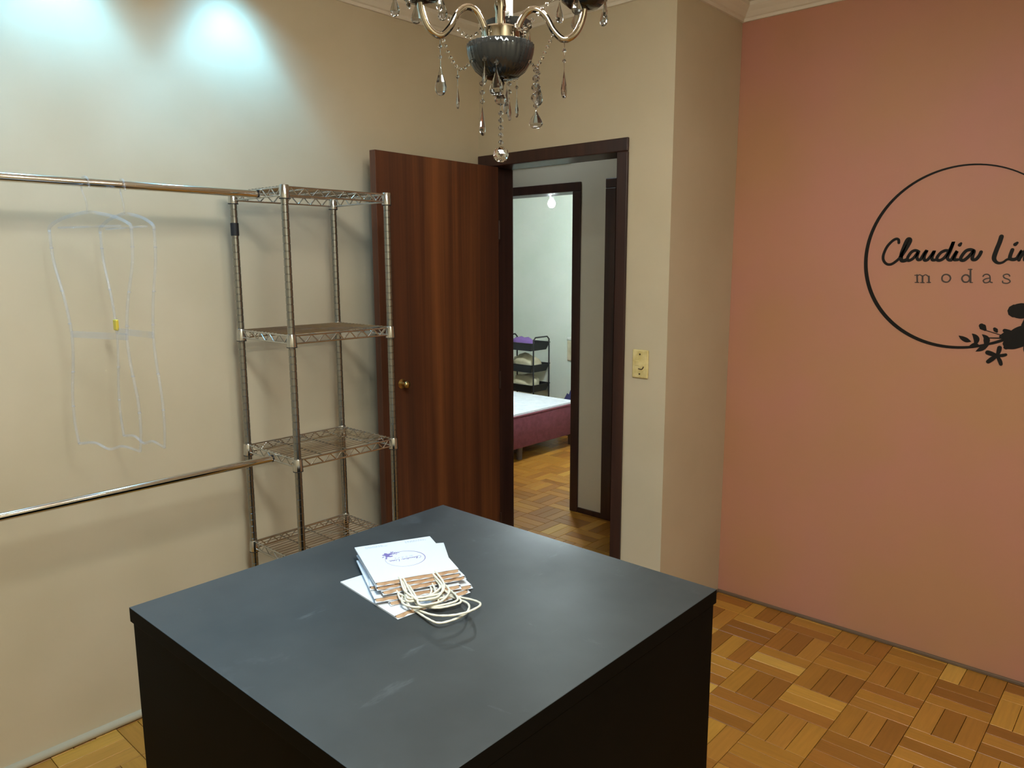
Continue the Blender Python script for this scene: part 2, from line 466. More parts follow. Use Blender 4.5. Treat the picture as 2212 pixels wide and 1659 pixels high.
for i in range(int((BX0 - 1.284) / PT) - 1, int((XR - 1.284) / PT) + 2):
    for j in range(int((YF + 0.64) / PT) - 2, int((BY + 0.64) / PT) + 2):
        cx, cy = 1.284 + (i + 0.5) * PT, -0.64 + (j + 0.5) * PT
        if cx < -0.3 and cy < 0.0: continue
        if cx > 1.3 and cy > P + 0.2: continue
        if cx < BX0 or cx > XR or cy < YF or cy > BY: continue
        ax = (i + j) % 2 == 0
        for k in range(3):
            o = (k - 1) * SW
            p = Vector((cx, cy + o, 0)) if ax else Vector((cx + o, cy, 0))
            tone = random.choices(TONES, TONE_W)[0]
            wall_side = p.y > 0.0 and p.x < COR
            vis = in_frame(p) and not hidden_by_table(p) and (not wall_side or (p.y > 0 and p.x < 0.95)) and not (p.x < 0 and p.y < 0.1)
            (near if vis else rest).append(((p - CAM).length, p, ax, tone))
near.sort(key=lambda q: q[0])
rest += near[300:]; near = near[:300]
slat_mesh = {}
for d, p, ax, tone in near:
    var = random.randrange(3)
    key = (ax, tone, var)
    if key not in slat_mesh:
        vs, fs = slat_geo(ax, PT / 2 if ax else SW / 2, SW / 2 if ax else PT / 2)
        me = bpy.data.meshes.new('parquet_slat'); me.from_pydata(vs, [], fs)
        fill_attrs(me, [ax], [tone], len(vs), [random.random() * 5])
        me.materials.append(M['parquet']); slat_mesh[key] = me
    o = bpy.data.objects.new('parquet_slat', slat_mesh[key]); C.objects.link(o)
    o.location = p; o.parent = floor
vs, fs, axs, tns, ofs = [], [], [], [], []
for d, p, ax, tone in rest:
    v0, f0 = slat_geo(ax, PT / 2 if ax else SW / 2, SW / 2 if ax else PT / 2)
    b0 = len(vs)
    vs += [(a + p.x, b + p.y, c) for a, b, c in v0]; fs += [tuple(q + b0 for q in f) for f in f0]
    axs.append(ax); tns.append(tone); ofs.append(random.random() * 5)
me = bpy.data.meshes.new('parquet_field'); me.from_pydata(vs, [], fs)
fill_attrs(me, axs, tns, 12, ofs); me.materials.append(M['parquet'])
fo = bpy.data.objects.new('parquet_field', me); C.objects.link(fo); fo.parent = floor; fo['kind'] = 'stuff'

# ---- doors
def door_frame(name, x0, x1, zt, y0, y1, cw, label, left=True, cwl=None, both=True):
    """x0..x1 clear opening; jambs fill the wall thickness, casings stand proud"""
    d = bpy.data.objects.new(name, None); C.objects.link(d); d.location = (x0, y0, 0); struct(d, label)
    L = lambda mb: mb.xform(Matrix.Translation((-x0, -y0, 0)))
    L(MB().box(x0 - 0.02, x0, y0, y1, 0, zt, 0.002)).build('jamb', 'dark_wood', d)
    L(MB().box(x1, x1 + 0.02, y0, y1, 0, zt, 0.002)).build('jamb', 'dark_wood', d)
    L(MB().box(x0 - 0.02, x1 + 0.02, y0, y1, zt, zt + 0.02, 0.002)).build('head_jamb', 'dark_wood', d)
    cl = cwl or cw
    faces = [(y0 - 0.014, y0)] + ([(y1, y1 + 0.014)] if both else [])
    for fi, (a, b) in enumerate(faces):
        c2 = cl if fi == 0 else min(cl, 0.06)
        L(MB().box(x0 - c2, x0, a, b, 0, zt, 0.004)).build('casing', 'dark_wood', d)
        L(MB().box(x1, x1 + cw, a, b, 0, zt, 0.004)).build('casing', 'dark_wood', d)
        L(MB().box(x0 - c2, x1 + cw, a, b, zt, zt + 0.056, 0.004)).build('head_casing', 'dark_wood', d)
    return d
d1 = door_frame('door_1', 0.08, 0.83, 2.105, 0.0, 0.15, 0.055, 'dark brown door frame with the reddish-brown door swung open', cwl=0.078)
leaf_root = MB().box(-0.035, 0, -0.785, -0.004, 0.012, 2.10, 0.002)
lf = leaf_root.build('door_leaf', 'door', d1)
lf.location = (0.132 - 0.08, 0.0, 0); lf.rotation_euler = (0, 0, radians(2.7))
tag(lf, 'reddish-brown veneered door leaf standing open against the wall')
kn = MB().lathe([(0.0, 0), (0.021, 0.0), (0.022, 0.003), (0.010, 0.006), (0.008, 0.018), (0.013, 0.022), (0.017, 0.030), (0.016, 0.040), (0.009, 0.045), (0.0, 0.046)], 20)
kn.xform(Matrix.Translation((0, -0.672, 1.115)) @ Matrix.Rotation(pi / 2, 4, 'Y'))
kn.build('knob', 'brass', lf, smooth=True, angle=50)
for z in (0.3, 1.05, 1.8):
    MB().tube([(0.004, -0.004, z - 0.045), (0.004, -0.004, z + 0.045)], 0.006, 10).build('hinge', 'dark_wood', lf)
door_frame('door_2', -0.97, -0.23, 2.075, HY1, HY1 + HT, 0.062, 'dark brown bedroom door frame across the hallway')
d3 = door_frame('door_3', 0.095, 0.78, 2.08, HY1, HY1 + HT, 0.07, 'dark closed door at the right of the hallway', cwl=0.075, both=False)
MB().box(0.002, 0.683, 0.03, 0.065, 0.005, 2.078, 0.002).build('door_leaf', 'dark_wood', d3)

# ------------------------------------------------------------------ lamps and added fill lights
# small ceiling spots washing the left wall
for k, (y, words) in enumerate(((-1.31, 'nearest the door'), (-1.87, 'second from the door'), (-2.45, 'third from the door'), (-3.03, 'farthest from the door'))):
    s = thing('ceiling_spot', (0.15, y, H), 'small round cool white ceiling spot over the clothes rail, ' + words, 'lamp', 'ceiling spots along the rail wall')
    MB().lathe([(0.0, -0.03), (0.034, -0.03), (0.040, -0.026), (0.042, -0.001), (0.0, -0.001)], 24).build('housing', 'spot_body', s, smooth=True, angle=40)
    MB().lathe([(0.0, -0.032), (0.028, -0.032), (0.028, -0.0302), (0, -0.0302)], 20).build('lens', 'spot_face', s)
    for w, ang, bl_ in ((SPOT_W, 90, 0.50), (SPOT_SPILL_W, 125, 0.9)):
        ld = bpy.data.lights.new('spot_light', 'SPOT'); ld.energy = w; ld.color = SPOT_COL
        ld.spot_size = radians(ang); ld.spot_blend = bl_; ld.shadow_soft_size = 0.035
        lo = bpy.data.objects.new('spot_light', ld); C.objects.link(lo); lo.parent = s; lo.location = (0, 0, -0.055)
        lo.rotation_euler = (0, radians(0), 0)

def round_fill_lamp(name, loc, mat, label, R=0.10):
    hl = thing(name, loc, label, 'lamp')
    MB().lathe([(0, -0.7 * R), (0.5 * R, -0.66 * R), (0.85 * R, -0.5 * R), (R, -0.2 * R), (R, -0.12 * R), (0, -0.12 * R)], 28).build('glass_shade', mat, hl, smooth=True, angle=50)
    MB().lathe([(0, -0.12 * R), (1.08 * R, -0.12 * R), (1.08 * R, -0.001), (0, -0.001)], 28).build('base_plate', 'spot_body', hl, smooth=True, angle=40)
round_fill_lamp('hall_fill_lamp', (-0.35, 0.62, H), 'hall_fill_glass', 'added round ceiling fill lamp in the hallway, out of view')  # made-up lamp, out of view, brightens the hallway
sp = thing('added_fill_panel', (2.55, -2.25, H), 'added flat ceiling fill panel over the near end of the shop, out of view', 'lamp')  # made-up panel above the camera, lifts the door wall and floor
MB().box(-0.62, 0.62, -0.17, 0.17, -0.022, -0.001, 0.003).build('frame', 'spot_body', sp)
MB().box(-0.60, 0.60, -0.15, 0.15, -0.0235, -0.0222).build('diffuser', 'fill_glow', sp)

# ------------------------------------------------------------------ black display table
tb = thing('display_table', ((TX0 + TX1) / 2, (TY0 + TY1) / 2, 0), 'large black painted box-shaped display table in the foreground', 'table')
wx, wy = (TX1 - TX0) / 2, (TY1 - TY0) / 2
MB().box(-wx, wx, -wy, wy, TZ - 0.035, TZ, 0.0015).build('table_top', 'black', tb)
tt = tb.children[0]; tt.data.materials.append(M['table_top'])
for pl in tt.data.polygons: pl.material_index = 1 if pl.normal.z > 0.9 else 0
i_ = 0.005; t_ = 0.018
MB().box(-wx + i_, wx - i_, -wy + i_, -wy + i_ + t_, 0, TZ - 0.0355, 0.001).build('side_panel', 'black', tb)
MB().box(-wx + i_, wx - i_, wy - i_ - t_, wy - i_, 0, TZ - 0.0355, 0.001).build('side_panel', 'black', tb)
MB().box(-wx + i_, -wx + i_ + t_, -wy + i_ + t_, wy - i_ - t_, 0, TZ - 0.0355, 0.001).build('side_panel', 'black', tb)
MB().box(wx - i_ - t_ + 0.004, wx - 0.001, -wy + i_ + t_, wy - i_ - t_, 0, TZ - 0.0355, 0.001).build('side_panel', 'black', tb)

# ------------------------------------------------------------------ wire rack
RX0, RX1, RY0, RY1 = 0.10, 0.44, -1.379, -0.950
rk = thing('wire_rack', ((RX0 + RX1) / 2, (RY0 + RY1) / 2, 0), 'tall empty chrome wire shelving rack standing beside the open door', 'shelf rack')
hx, hy = (RX1 - RX0) / 2, (RY1 - RY0) / 2
pr = [(0, 0), (0.014, 0), (0.016, 0.006), (0.0125, 0.012)]
z = 0.03
while z < 1.86:
    pr += [(0.0125, z), (0.0112, z + 0.001), (0.0112, z + 0.0028), (0.0125, z + 0.0038)]; z += 0.0254
pr += [(0.0125, 1.885), (0, 1.885)]
SH = [1.900, 1.403, 0.965, 0.580, 0.14]
first = None
for (px, py) in ((-hx, -hy), (hx, -hy), (-hx, hy), (hx, hy)):
    if first is None:
        po = MB().lathe(pr, 16).build('post', 'post', rk, smooth=True, angle=35); first = po
    else:
        po = first.copy(); C.objects.link(po); po.parent = rk
    po.location = (px, py, 0)
    MB().lathe([(0, 1.885), (0.0135, 1.885), (0.0135, 1.893), (0.011, 1.898), (0, 1.900)], 16).build('post_cap', 'chrome', po, smooth=True, angle=40)
    if (px, py) == (-hx, -hy):
        t = MB().lathe([(0, 1.742), (0.0145, 1.742), (0.0145, 1.787), (0, 1.787)], 18).build('tape_band', 'tape', po, smooth=True, angle=40)
        tag(t, 'band of black tape')
def shelf_mesh(zt):
    fr = MB(); g = MB()
    ins = 0.0
    zl = zt - 0.033
    for (a, b) in (((-hx, -hy), (hx, -hy)), ((hx, -hy), (hx, hy)), ((hx, hy), (-hx, hy)), ((-hx, hy), (-hx, -hy))):
        for zz in (zt - 0.006, zl): fr.tube([(*a, zz), (*b, zz)], 0.0032, 8)
        L = math.hypot(b[0] - a[0], b[1] - a[1]); n = max(4, round(L / 0.034)) ; n += n % 2
        zig = []
        for k in range(n + 1):
            q = 0.06 + 0.88 * k / n
            zig.append((a[0] + (b[0] - a[0]) * q, a[1] + (b[1] - a[1]) * q, zt - 0.006 if k % 2 == 0 else zl))
        for p, q in zip(zig[:-1], zig[1:]): fr.tube([p, q], 0.0024, 6)
    k = 0
    x = -hx + 0.022
    while x < hx - 0.01:
        g.tube([(x, -hy, zt - 0.002), (x, hy, zt - 0.002)], 0.0016, 5); x += 0.0225
    for y in (-0.11, 0.0, 0.11):
        g.tube([(-hx, y, zt - 0.006), (hx, y, zt - 0.006)], 0.0024, 6)
    return fr, g
for zt in SH:
    fr, g = shelf_mesh(zt)
    s = fr.build('wire_shelf', 'chrome', rk, smooth=True, angle=60)
    gg = g.build('deck_wires', 'chrome', s, smooth=True, angle=60); gg['kind'] = 'stuff'
    for (px, py) in ((-hx, -hy), (hx, -hy), (-hx, hy), (hx, hy)):
        MB().lathe([(0.0128, zt - 0.044), (0.0175, zt - 0.044), (0.0178, zt - 0.040), (0.0160, zt - 0.002), (0.0150, zt), (0.0128, zt)], 16, (px, py, 0)).build('collar', 'chrome', s, smooth=True, angle=40)
        MB().lathe([(0.0182, zt - 0.046), (0.0182, zt - 0.0435), (0.0128, zt - 0.0435), (0.0128, zt - 0.046)], 16, (px, py, 0)).build('collar_ring', 'tape', s)

# ------------------------------------------------------------------ clothes rails
for zr, words in ((1.879, 'upper'), (0.937, 'lower')):
    y0, y1 = -2.95, -1.383
    r = thing('clothes_rail', (0.27, y1, zr), words + ' polished chrome clothes rail running from the wire rack along the wall', 'clothes rail', 'clothes rails on the beige wall')
    pts = [(0, 0, 0), (0, y0 - y1, 0)]
    MB().tube(pts, 0.0127, 24).build('tube', 'rail', r, smooth=True, angle=50)
    MB().tube([(0, -0.44, 0), (0, -0.4418, 0)], 0.0131, 24).build('joint_ring', 'rail', r, smooth=True, angle=50)
    MB().tube([(0, 0.0005, 0), (0, 0.006, 0)], 0.0135, 20).build('end_cap', 'tape', r, smooth=True, angle=50)
    # wall bracket at the far end, out of the picture
    br = MB(); br.tube([(-0.27, y0 - y1 + 0.06, -0.02), (0, y0 - y1 + 0.06, -0.02)], 0.008, 12); br.box(-0.27, -0.264, y0 - y1 + 0.03, y0 - y1 + 0.09, -0.06, 0.03, 0.002)
    br.build('bracket', 'chrome', r, smooth=True, angle=40)

# ------------------------------------------------------------------ clear torso hangers
def hanger(y, rz, label, clip):
    h = thing('clear_hanger', (0.27, y, 1.879 + 0.0127), label, 'hanger', 'clear torso hangers on the upper rail', rz)
    # local: u = x, z down from the rail top
    hook = [(0.017, 0, -0.03)] + [(0.016 * cos(a), 0, -0.012 + 0.016 * sin(a)) for a in [k * pi / 8 for k in range(0, 9)]]
    hook += [(-0.014, 0, -0.035), (-0.006, 0, -0.055), (0.0, 0, -0.075), (0.0, 0, -0.098)]
    MB().tube(smoothpts(hook, 3), 0.0028, 8).build('hook', 'plastic_clear', h, smooth=True)
    sh = [(-0.172, 0, -0.150), (-0.165, 0, -0.135), (-0.11, 0, -0.114), (-0.03, 0, -0.100), (0, 0, -0.098), (0.03, 0, -0.100), (0.11, 0, -0.114), (0.165, 0, -0.135), (0.172, 0, -0.150)]
    mb = MB(); mb.tube(smoothpts(sh, 4), 0.0048, 8)
    mb.build('shoulder_bar', 'plastic_clear', h, smooth=True)
    MB().tube([(-0.13, 0, -0.140), (0.13, 0, -0.140)], 0.003, 8).build('cross_bar', 'plastic_clear', h, smooth=True)
    for s in (-1, 1):
        side = [(s * 0.172, 0, -0.148), (s * 0.166, 0, -0.24), (s * 0.135, 0, -0.35), (s * 0.118, 0, -0.455), (s * 0.122, 0, -0.54), (s * 0.140, 0, -0.65), (s * 0.142, 0, -0.74), (s * 0.132, 0, -0.81)]
        MB().tube(smoothpts(side, 5), 0.0042, 8).build('side_rod', 'plastic_clear', h, smooth=True)
    w = MB(); w.box(-0.118, 0.118, -0.0018, 0.0018, -0.472, -0.452, 0.001)
    w.build('waist_band', 'plastic_clear', h)
    MB().tube(smoothpts([(-0.132, 0, -0.81), (-0.06, 0, -0.80), (0, 0, -0.815), (0.06, 0, -0.80), (0.132, 0, -0.81)], 5), 0.0042, 8).build('bottom_bar', 'plastic_clear', h, smooth=True)
    for zz in (-0.20, -0.33, -0.43, -0.58, -0.69):
        for s in (-1, 1):
            xx = s * (0.17 if zz > -0.25 else 0.142 if zz > -0.35 else 0.122 if zz > -0.5 else 0.128 if zz > -0.6 else 0.142)
            MB().tube([(xx, 0, zz - 0.002), (xx, 0, zz + 0.002)], 0.0056, 8).build('notch_ring', 'plastic_clear', h, smooth=True)
    if clip:
        MB().box(-0.130, -0.108, -0.005, 0.005, -0.460, -0.425, 0.003).build('clip', 'yellow', h)
    return h
hanger(-1.930, radians(19), 'clear plastic torso hanger on the upper rail, the one turned wider to the left', False)
hanger(-1.826, radians(4), 'clear plastic torso hanger with a small yellow clip, nearer the wire rack', True)

# ------------------------------------------------------------------ wall logo
SCRIPT=[
( [9.1] , [(-225, 61), (-227, 73), (-236, 77), (-251, 68), (-269, 45), (-280, 13), (-278, -9), (-264, -24), (-246, -24), (-226, -9), (-215, 4)] ),
( [12.6] , [(-215, 4), (-197, 36), (-184, 65), (-186, 75), (-195, 71), (-205, 42), (-212, 15), (-211, -7), (-203, -11), (-191, -7)] ),
( [10.0] , [(-149, 25), (-162, 30), (-176, 23), (-187, 4), (-187, -8), (-179, -9), (-165, 1), (-151, 22), (-154, 4), (-149, -7), (-140, -6)] ),
( [10.0] , [(-140, -6), (-129, 17), (-120, 29), (-127, 9), (-126, -8), (-115, -7), (-102, 11), (-93, 27), (-99, 6), (-98, -7), (-89, -8)] ),
( [10.0] , [(-47, 28), (-56, 28), (-70, 20), (-81, 3), (-80, -8), (-67, -8), (-52, 6), (-38, 34), (-29, 62), (-37, 29), (-45, 3), (-41, -7), (-32, -9)] ),
( [10.0] , [(-32, -9), (-14, 26), (-21, 3), (-21, -7), (-9, -7)] ),
( [11.3, 7.8] , [(-7, 49), (-3, 55)] ),
( [10.4] , [(43, 26), (31, 31), (16, 26), (3, 6), (1, -7), (12, -9), (27, 5), (43, 26), (40, 5), (41, -6), (52, -6), (62, 8), (67, 22)] ),
( [13.4, 13.4, 13.4, 13.4, 10.8, 8.7, 7.4, 7.4, 9.5] , [(128, 78), (124, 57), (116, 27), (111, 0), (117, -14), (128, -20), (141, -17), (153, -7), (164, -5)] ),
( [10.8] , [(167, 29), (162, 7), (163, -4), (174, -7), (184, -3)] ),
( [11.3, 7.8] , [(174, 48), (180, 54)] ),
( [10.0] , [(184, -3), (197, 25), (192, 2), (191, -9)] ),
( [10.0] , [(193, -1), (207, 24), (214, 21), (209, 2), (209, -9)] ),
( [10.0] , [(211, -1), (224, 24), (230, 21), (227, 2), (229, -7), (239, -7)] ),
( [10.0] , [(275, 23), (264, 28), (250, 23), (239, 4), (238, -8), (247, -9), (260, 4), (275, 23), (272, 4), (273, -7), (284, -7), (292, 6)] ),
]
MODAS=[
( [5.2] , [(-148, -67), (-145, -96)] ),
( [5.2] , [(-128, -71), (-126, -96)] ),
( [5.2] , [(-105, -72), (-103, -96)] ),
( [3.5] , [(-147, -72), (-139, -66), (-128, -72)] ),
( [3.5] , [(-128, -73), (-117, -66), (-105, -74)] ),
( [3.0] , [(-156, -68), (-147, -68)] ),
( [3.0] , [(-153, -97), (-139, -97)] ),
( [3.0] , [(-133, -97), (-120, -97)] ),
( [3.0] , [(-110, -96), (-97, -96)] ),
( [4.8] , [(-28, -79), (-30, -86), (-35, -92), (-42, -94), (-50, -92), (-56, -87), (-58, -79), (-57, -72), (-52, -66), (-44, -64), (-37, -66), (-31, -71), (-28, -79)] ),
( [4.8] , [(38, -79), (36, -86), (32, -91), (26, -93), (19, -92), (14, -87), (11, -80), (12, -73), (17, -67), (23, -65), (30, -67), (35, -72), (38, -79)] ),
( [5.2] , [(37, -44), (41, -93)] ),
( [3.5] , [(30, -44), (42, -44)] ),
( [3.0] , [(41, -94), (48, -94)] ),
( [3.9] , [(81, -70), (85, -64), (94, -62), (102, -67), (105, -78), (106, -90), (113, -93)] ),
( [3.9] , [(104, -76), (91, -79), (83, -86), (89, -94), (100, -92), (105, -86)] ),
( [3.9] , [(167, -68), (164, -63), (156, -61), (147, -66), (151, -75), (165, -81), (170, -89), (161, -95), (148, -93), (146, -87)] ),
]
FLOWERS=[
( [47.3, 54.5, 48.8] , [(196, -197), (214, -196), (232, -196)] ),
( [25.8, 47.3, 60.2, 60.2] , [(180, -321), (196, -303), (217, -288), (240, -277)] ),
( [17.2, 31.6, 22.9] , [(162, -295), (180, -290), (200, -289)] ),
( [17.2, 37.3, 43.0] , [(179, -334), (195, -323), (222, -308)] ),
( [12.9, 17.2, 12.9] , [(169, -272), (184, -278), (200, -286)] ),
( [1.4, 13.6, 15.8, 2.9] , [(19, -301), (31, -309), (47, -317), (61, -321)] ),
( [2.9, 15.1, 18.6, 10.0] , [(64, -291), (74, -300), (80, -312), (78, -328)] ),
( [2.9, 15.8, 20.1, 8.6] , [(98, -292), (110, -302), (114, -315), (111, -331)] ),
( [2.9, 12.9, 11.5, 4.3] , [(55, -344), (67, -337), (78, -331), (94, -339)] ),
( [1.4, 14.3, 15.8, 5.7] , [(81, -358), (95, -349), (107, -340), (121, -327)] ),
( [4.9, 4.9, 5.7] , [(120, -328), (141, -322), (168, -310)] ),
( [3.4, 4.0] , [(121, -303), (165, -301)] ),
( [17.2, 21.5, 10.0] , [(92, -258), (97, -263), (105, -272)] ),
( [10.0, 13.6, 7.2] , [(136, -267), (140, -272), (144, -278)] ),
( [2.3, 2.3] , [(105, -274), (160, -290)] ),
( [15.8, 15.8, 10.0] , [(121, -359), (134, -363), (153, -369)] ),
( [14.3, 14.3, 8.6] , [(158, -338), (157, -350), (153, -369)] ),
( [10.0, 11.5, 8.6] , [(180, -363), (168, -367), (153, -369)] ),
( [14.3, 15.8, 10.0] , [(126, -394), (138, -382), (153, -369)] ),
( [11.5, 12.9, 8.6] , [(168, -400), (163, -387), (153, -369)] ),
( [60.2, 74.6, 43.0] , [(251, -248), (269, -222), (287, -197)] ),
( [54.5, 68.8, 43.0] , [(268, -288), (296, -294), (323, -298)] ),
( [43.0, 60.2, 34.4] , [(256, -305), (266, -335), (279, -362)] ),
( [5.7, 28.7, 31.6, 5.7] , [(298, -172), (305, -147), (309, -123), (313, -91)] ),
( [5.7, 22.9, 5.7] , [(323, -219), (348, -205), (369, -185)] ),
]
lg = thing('wall_logo', (2.035, P, 1.655), 'black circular logo with script lettering and flowers on the pink wall', 'sign')
w3 = lambda x, y, h: (x / 1000, -h, y / 1000)
def ring_mesh(R, wmin, wmax, to3, th, seg=120, a0=0.0, a1=2 * pi, phase=radians(205)):
    mb = MB(); vs = []; fs = []
    for k in range(seg + 1):
        a = a0 + (a1 - a0) * k / seg
        w = wmin + (wmax - wmin) * (0.5 + 0.5 * cos(a - phase)) ** 1.4
        for r, h in ((R - w * 0.7, th), (R + w * 0.3, th), (R + w * 0.3, 0), (R - w * 0.7, 0)):
            vs.append(to3(r * cos(a), r * sin(a), h))
    for k in range(seg):
        for j in range(4): fs.append((k * 4 + j, k * 4 + (j + 1) % 4, k * 4 + 4 + (j + 1) % 4, k * 4 + 4 + j))
    return mb.add(vs, fs)
ring_mesh(350, 4.5, 15, w3, 0.0015).build('ring', 'logo', lg)
def strokes(name, data, mat, parent, to3, th, sc=1.0, wk=1.0):
    mb = MB()
    for k, (w, pts) in enumerate(data):     # each stroke a hair prouder than the one before
        stroke(mb, [(a * sc, b * sc) for a, b in pts], [q * sc * wk for q in w], to3, th * (1 + 0.06 * k))
    return mb.build(name, mat, parent)
strokes('script_word', SCRIPT[:8], 'logo', lg, w3, 0.0016, wk=1.15)
strokes('script_word', SCRIPT[8:], 'logo', lg, w3, 0.0016, wk=1.15)
M['logo_fine'] = material('brown_vinyl', lin(62, 46, 38), 0.5)
LETTERS = [(0, 9), (9, 10), (10, 14), (14, 16), (16, 17)]
for i0, i1 in LETTERS: strokes('letter', MODAS[i0:i1], 'logo_fine', lg, w3, 0.0014, wk=1.15)
FNAMES = ['petal'] * 5 + ['leaf'] * 5 + ['stem'] * 2 + ['berry'] * 2 + ['stem'] + ['petal'] * 8 + ['leaf'] * 2
for fi, (fn, fs_) in enumerate(zip(FNAMES, FLOWERS)): strokes(fn, [fs_], 'logo', lg, w3, 0.0017 + 0.00006 * fi, wk=1.06)

# ------------------------------------------------------------------ socket and switch plate by the door
sw = thing('switch_plate', (0.968, 0, 1.206), 'yellowed plastic switch and socket plate beside the door frame', 'switch')
MB().box(-0.040, 0.040, -0.010, 0, -0.062, 0.062, 0.005).build('plate', 'cream', sw)
MB().box(-0.024, -0.002, -0.0125, -0.009, -0.008, 0.014, 0.0015).build('rocker', 'cream', sw)
for zz in (0.042, -0.044):
    c = MB().lathe([(0, 0), (0.0042, 0), (0.0036, 0.0016), (0, 0.002)], 12).xform(Matrix.Translation((-0.001, -0.0095, zz)) @ Matrix.Rotation(pi / 2, 4, 'X'))
    c.build('screw', 'hole', sw)
soc = MB().lathe([(0, 0), (0.018, 0), (0.017, 0.002), (0.0, 0.002)], 20).xform(Matrix.Translation((0.008, -0.0095, -0.014)) @ Matrix.Rotation(pi / 2, 4, 'X')).build('socket', 'cream', sw)
for q in (((-0.006, -0.0120, -0.021), (0.012, -0.0120, -0.022), (0.020, -0.0120, -0.010)),):
    MB().tube(smoothpts(q, 4), 0.0024, 6).build('socket_slot', 'hole', soc)

# ------------------------------------------------------------------ stack of paper bags
def paper_bag(base, ang, zi, L, W, label, seed, printed, lift, long=False):
    rnd = random.Random(seed)
    t = 0.0056
    b = thing('paper_bag', (base[0], base[1], zi), label, 'paper bag', 'white paper gift bags stacked on the black table', ang)
    nu, nv = 10, 6
    ph = rnd.random() * 6
    def topz(u, v): return t * (0.72 + 0.28 * u) - 0.0010 * (v * v) * u + 0.0006 * sin(5 * v + ph) * u
    vs, fs = [], []
    for k in range(nu + 1):
        u = k / nu
        for j in range(nv + 1):
            v = -1 + 2 * j / nv
            lip = 0.0022 * sin(6 * v + ph) * (u > 0.99)
            vs.append((u * L + lip, v * W / 2, topz(u, v)))
    o = len(vs)
    for k in range(nu + 1):
        u = k / nu
        for j in range(nv + 1):
            v = -1 + 2 * j / nv
            vs.append((u * (L + 0.012), v * W / 2, 0.0004))
    for k in range(nu):
        for j in range(nv):
            a = k * (nv + 1) + j
            fs += [(a, a + 1, a + nv + 2, a + nv + 1), (o + a, o + a + 1, o + a + nv + 2, o + a + nv + 1)]
        for j in (0, nv):
            a = k * (nv + 1) + j
            fs.append((a, a + nv + 1, o + a + nv + 1, o + a))
    for j in range(nv): fs.append((j, j + 1, o + j + 1, o + j))
    MB().add(vs, fs).build('bag_body', 'paper', b)
    # brown kraft lining showing at the open mouth: pleated gussets
    ln = MB(); n = 14
    pv, pf = [], []
    for j in range(n + 1):
        v = -0.97 + 1.94 * j / n
        e = L + (0.003 if j % 2 else -0.002) + 0.0015 * sin(7 * v + ph)
        pv += [(L - 0.03, v * W / 2, 0.0010), (e + 0.0085, v * W / 2, 0.0009), (e + 0.002, v * W / 2, topz(1, v) * 0.45), (e + 0.001, v * W / 2, topz(1, v) - 0.0008), (L - 0.03, v * W / 2, topz(0.9, v) - 0.001)]
    for j in range(n):
        for q in range(4): pf.append((j * 5 + q, j * 5 + q + 1, j * 5 + 5 + q + 1, j * 5 + 5 + q))
    ln.add(pv, pf).build('kraft_lining', 'kraft', b)
    # two twisted cord handles
    for s, z0 in ((0, t * 0.75), (1, t * 0.25)):
        k = rnd.uniform(-0.008, 0.008); reach = rnd.uniform(0.074, 0.104); hw = rnd.uniform(0.036, 0.046)
        if long: reach, hw = 0.124 - 0.008 * s, 0.052
        zr = max(0.003 - 0.0, z0 + lift * rnd.uniform(0.3, 1.0)) if lift > 0 else max(-(zi - TZ) + 0.003, z0 + lift * rnd.uniform(0.6, 1.0))
        skew = rnd.uniform(-0.016, 0.016)
        path = [(L - 0.012, -hw, z0), (L + 0.008, -hw + k * 0.2, z0 + 0.002), (L + reach * 0.6, -hw * 1.06 + k, (z0 + zr) / 2 + 0.002), (L + reach * 0.93, -hw * 0.72 + k + skew, zr), (L + reach, k + skew, zr),
                (L + reach * 0.93, hw * 0.72 + k + skew, zr), (L + reach * 0.6, hw * 1.06 + k, (z0 + zr) / 2 + 0.002), (L + 0.008, hw + k * 0.2, z0 + 0.002), (L - 0.012, hw, z0)]
        sp = smoothpts(path, 7)
        MB().tube(sp, [0.0026 + 0.0003 * sin(i * 1.9) for i in range(len(sp))], 7).build('cord_handle', 'cord', b, smooth=True)
    # print
    if printed:
        R = 0.050; cu = L * 0.52
        sc = R / 0.350
        def to3(x, y, h):   # logo's up points to the mouth (+u); x axis then points to -v
            u_ = cu + y / 1000; v_ = -x / 1000
            return (u_, v_, topz(u_ / L, v_ / (W / 2)) + 0.00012 + h)
        mb = ring_mesh(350 * sc, 0.7, 2.0, to3, 0.00012, 90)
        mb.build('print_ring', 'purple_ink', b)
        S2 = [([q * 0.8 for q in w], p) for w, p in SCRIPT]
        strokes('print_lettering', S2, 'purple_ink', b, to3, 0.00012, sc)
        strokes('print_small_lettering', MODAS, 'grey_ink', b, to3, 0.00012, sc)
        FL2 = [(w, p) for w, p in FLOWERS]
        strokes('print_flowers', FL2, 'purple_ink', b, to3, 0.00014, sc)
        # two small grey text blocks near the folded bottom
        for (u0, v0, wd) in ((0.022, -0.078, 0.05), (0.022, 0.028, 0.055)):
            mb = MB()
            for li in range(3):
                x = 0.0
                while x < wd - 0.004 * li:
                    l = rnd.uniform(0.003, 0.008)
                    u_ = u0 - li * 0.0048; v_ = v0 + x
                    zz = topz(u_ / L, 0) + 0.0001
                    mb.box(u_ - 0.0009, u_ + 0.0009, v_, v_ + l, zz - 0.0002, zz + 0.0002); x += l + 0.0018
            mb.build('print_text_line', 'grey_ink', b)
    return b
A0 = radians(-25)
D0 = Vector((cos(A0), sin(A0)))
BL, BW = 0.243, 0.205
ords = ['bottom bag of the paper bag stack, turned and poking out to the left', 'second paper bag up from the black table in the stack', 'third paper bag up from the black table in the stack',
        'fourth paper bag up in the stack, its back corner poking out on the right', 'third paper bag down from the top of the stack', 'paper bag directly under the printed top one', 'top white paper bag of the stack with purple printed logo']
